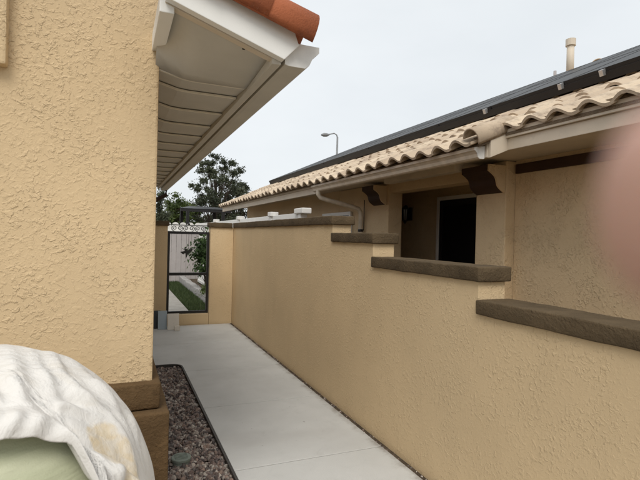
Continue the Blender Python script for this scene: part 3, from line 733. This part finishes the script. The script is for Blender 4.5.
# ================================================================== DRAIN COVER IN THE GRAVEL
M['drain'] = metal_paint('grey_green_plastic', (.19, .22, .19), .6, .3)
dp = on(2, 0, 181, 459); dz = -.016; dc = thing('drain_cover', 'round grey green plastic drain cap in the gravel', 'drain cover', (dp.x, dp.y, -.05))
bm = bmesh.new(); bm_tube(bm, [(dp.x, dp.y, -.06), (dp.x, dp.y, .012+dz), (dp.x, dp.y, .016+dz)], [.062, .062, .058], 28); from_bm('collar', bm, M['drain'], dc)
bm = bmesh.new(); bm_tube(bm, [(dp.x, dp.y, .0165+dz), (dp.x, dp.y, .030+dz), (dp.x, dp.y, .034+dz)], [.070, .070, .064], 28); ld = from_bm('lid', bm, M['drain'], dc)
for k in range(-2, 3): box('rib', dp.x-.045, dp.x+.045, dp.y+k*.018-.003, dp.y+k*.018+.003, .0342+dz, .038+dz, M['drain'], ld, .001)
adopt(dc)

# ================================================================== BUNDLE AND DROP CLOTH
BC = Vector((-.42, 1.60, .62)); BR = Vector((.53, .50, .62))
def dome(a, p, off=0.):       # a azimuth from +X, p polar angle from the top
    e = .86
    s, c_ = math.sin(p), math.cos(p)
    sp = lambda x: math.copysign(abs(x)**e, x)
    return BC + Vector(((BR.x+off)*sp(s)*sp(math.cos(a)), (BR.y+off)*sp(s)*sp(math.sin(a)), (BR.z+off)*sp(c_)))
M['bundle'] = (lambda m: m.done(m.ramp(m.noise(3, 4, .5, 0, m.scaled(1, 1, 7)), .3, (.42, .44, .29), .7, (.56, .57, .41)), .6, m.bump(m.noise(9, 3, .5, 0, m.scaled(.6, .6, 4)), .012, .7, m.bump(m.noise(220, 2), .0008)), .3))(NB('pale_green_fabric'))
e_ = 1/.86
def hit(u, v):
    d = ray(u, v).normalized(); best = None
    for k in range(1, 900):
        q = CP+d*(.6+k*.003)-BC; val = abs(q.x/BR.x)**(2*e_)+abs(q.y/BR.y)**(2*e_)+abs(q.z/BR.z)**(2*e_)
        if best is None or val < best[0]: best = (val, q)
        if val <= 1: return q
    return best[1]
def cloth_mat(name, c, stain, tan):
    m = NB(name); st = m.noise(5, 4, .6, .6); col = m.mix(m.step(st, .52, .72, 0, .6), c, stain)
    mask = None                                     # one big tan paint stain near the hem
    for (u, v, r_) in ((96, 446, .052), (106, 462, .060), (112, 482, .060)):
        vd = m.n('ShaderNodeVectorMath', operation='DISTANCE'); m.l(m.co, vd.inputs[0]); vd.inputs[1].default_value = BC+hit(u, v)*1.05
        k = m.step(m.math('ADD', vd.outputs['Value'], m.math('MULTIPLY', m.noise(14, 4, .6), .05)), r_+.020, r_+.034, 1., 0.)
        mask = k if mask is None else m.math('MAXIMUM', mask, k)
    col = m.mix(m.math('MULTIPLY', mask, m.step(m.noise(22, 4, .6, .8), .30, .62, 1., .45)), col, tan)
    fold = m.noise(8, 5, .62, 1.8, m.scaled(1, 1, .5)); f2 = m.noise(30, 4, .6, 1.2, m.scaled(1, 1, .6)); wv = m.noise(600, 2)
    return m.done(col, .92, m.bump(wv, .0010, .7, m.bump(f2, .005, .7, m.bump(fold, .009, .75))), .08)
M['cloth'] = cloth_mat('white_drop_cloth', (.70, .68, .645), (.60, .55, .47), (.66, .55, .38))
NA, NPd = 72, 40
v = [tuple(dome(2*math.pi*i/NA, math.pi*.985*(j+.02)/NPd)) for j in range(NPd+1) for i in range(NA)]
v = [(x, y, max(z, -.1)) for x, y, z in v]
f = [(j*NA+i, j*NA+(i+1) % NA, (j+1)*NA+(i+1) % NA, (j+1)*NA+i) for j in range(NPd) for i in range(NA)]+[tuple(range(NA))[::-1]]
tag(from_py('fabric_bundle', v, f, M['bundle'], None, True), 'pale green rounded fabric bundle under the white drop cloth', 'bundle')
# hem of the cloth across the camera side of the bundle, found on the bundle's surface
hem_px = [(-160, 466), (-80, 460), (-30, 455), (0, 453), (30, 452), (58, 456), (78, 466), (92, 482), (99, 500), (101, 525), (100, 560)]
hp = []
for (u_, v_) in hem_px:
    q = hit(u_, v_); e = 1/.86; sp = lambda x: math.copysign(abs(x)**e, x)
    az = math.atan2(sp(q.y/BR.y), sp(q.x/BR.x)) % (2*math.pi); po = math.acos(max(-1, min(1, sp(q.z/BR.z)))); hp.append((az, po))
hp.sort(); HA = [h_[0] for h_ in hp]; HP = [h_[1] for h_ in hp]
def hem(a):
    a %= 2*math.pi
    if a < HA[0]-.25 or a > HA[-1]+.5: return 2.35
    if a < HA[0]: t = (HA[0]-a)/.25; return HP[0]+(2.35-HP[0])*t
    if a > HA[-1]: t = (a-HA[-1])/.5; return HP[-1]+(2.35-HP[-1])*t*t
    return float(np.interp(a, HA, HP))
# creases: polylines on the surface
FOLDS = [([(46, 352), (56, 378), (72, 400), (92, 418)], .013, .016), ([(0, 352), (12, 385), (18, 412), (40, 428)], .014, .018), ([(62, 364), (90, 392), (112, 425), (128, 470)], .010, .022), ([(20, 350), (40, 380), (52, 410)], .008, .012), ([(92, 418), (110, 440), (122, 470), (126, 500)], .012, .016),
         ([(-40, 360), (-20, 395), (10, 425)], .014, .016), ([(78, 378), (98, 420), (108, 436)], .008, .010), ([(104, 396), (124, 432), (138, 480)], .008, .012), ([(30, 418), (60, 412), (90, 424)], .010, .013)]
FS = []
for pl, am, wd in FOLDS:
    q = [BC+hit(*p_) for p_ in pl]; sp_ = []
    for k in range(len(q)-1): sp_ += [q[k].lerp(q[k+1], t/8) for t in range(8)]
    FS.append((np.array([tuple(x) for x in sp_+[q[-1]]]), am, wd))
NA, NPd = 300, 110; v = []
for j in range(NPd+1):
    t = j/NPd
    for i in range(NA):
        a = 2*math.pi*i/NA; ph = hem(a)+.03*noise.noise(Vector((math.cos(a)*4, math.sin(a)*4, 2))); p = ph*t
        b0 = dome(a, p); nb0 = np.array(b0)
        off = .020+noise.noise(b0*3.2)*.012+abs(noise.noise(Vector((a*2.6, p*1.1, 5))))*.03*min(1, p*1.2)
        off += (.5-abs(noise.noise(Vector((b0.x*7, b0.y*7, b0.z*4)))))*.012
        if b0.z > .7:
            for sp_, am, wd in FS:
                d2 = ((sp_-nb0)**2).sum(1); k = d2.argmin(); d = math.sqrt(d2[k]); e = min(1, k/6, (len(sp_)-1-k)/6+.15)
                off += am*e*math.exp(-(d/wd)**2) - am*.45*e*math.exp(-((d-wd*2)/wd)**2)
        roll = max(0., 1-(1-t)*ph/.20)
        tw = .5+.5*math.sin(a*26+p*34+3*noise.noise(Vector((a*4, p*3, 9))))
        off += math.sin(math.pi*roll*.80)*(.034+.014*tw*min(1, roll*2))
        v.append(tuple(dome(a, p, off)))
f = [(j*NA+i, j*NA+(i+1) % NA, (j+1)*NA+(i+1) % NA, (j+1)*NA+i) for j in range(NPd) for i in range(NA)]
cl = tag(from_py('drop_cloth', v, f, M['cloth'], None, True), 'crumpled white drop cloth draped over the green bundle by the wall', 'drop cloth')
sm = cl.modifiers.new('relax', 'SMOOTH'); sm.factor = .5; sm.iterations = 3
sm = cl.modifiers.new('thick', 'SOLIDIFY'); sm.thickness = .003; sm.offset = 1
# ================================================================== FINGERTIP NEAR THE LENS (photographer's own hand)
def cs(x, y, z): return CP+CR*x+CU*y+fw*z
M['skin'] = (lambda m: m.done(m.ramp(m.noise(60, 4), .3, (.55, .33, .27), .7, (.63, .40, .335)), .5, m.bump(m.noise(900, 3), .0003), .35))(NB('skin'))
def hand():
    V, E, RAD = [], [], []
    def add(p, r, par=None):
        V.append(p); RAD.append(r)
        if par is not None: E.append((par, len(V)-1))
        return len(V)-1
    wrist = add((.175, -.085, -.045), .026); palm = add((.150, -.055, -.015), .026, wrist); fa = add((.23, -.20, -.14), .036, wrist); add((.30, -.36, -.26), .044, fa)
    k1 = add((.122, -.010, .018), .0125, palm); a = add((.095, .000, .034), .0098, k1); a = add((.060, .0035, .041), .0102, a); a = add((.0345, .0030, .0425), .0110, a); add((.0264, .0026, .0425), .0106, a)
    for off, ln_ in ((-.024, .95), (-.046, .9), (-.066, .75)):       # three curled fingers
        k = add((.126, -.012+off, .016), .0115, palm); a = add((.112, -.010+off, .040*ln_), .0095, k); a = add((.125, -.012+off, .058*ln_), .0088, a); add((.142, -.014+off, .046*ln_), .008, a)
    t1 = add((.135, -.075, -.040), .0145, palm); t2 = add((.105, -.085, -.045), .0115, t1); add((.078, -.080, -.040), .0095, t2)
    me = bpy.data.meshes.new('hand'); me.from_pydata([tuple(cs(*p)) for p in V], E, []); o = link('hand', me, M['skin'])
    M['skin'].node_tree.nodes['Principled BSDF'].inputs['Subsurface Weight'].default_value = .3
    M['skin'].node_tree.nodes['Principled BSDF'].inputs['Subsurface Radius'].default_value = (.004, .0015, .0008)
    sk_ = o.modifiers.new('skin', 'SKIN'); sk_.use_smooth_shade = True
    for i, r in enumerate(RAD): me.skin_vertices[0].data[i].radius = (r, r)
    me.skin_vertices[0].data[0].use_root = True
    o.modifiers.new('sub', 'SUBSURF').levels = 2; o.modifiers['sub'].render_levels = 2
    tag(o, 'blurred pink fingertip poking in at the right edge near the lens', 'hand')
hand()
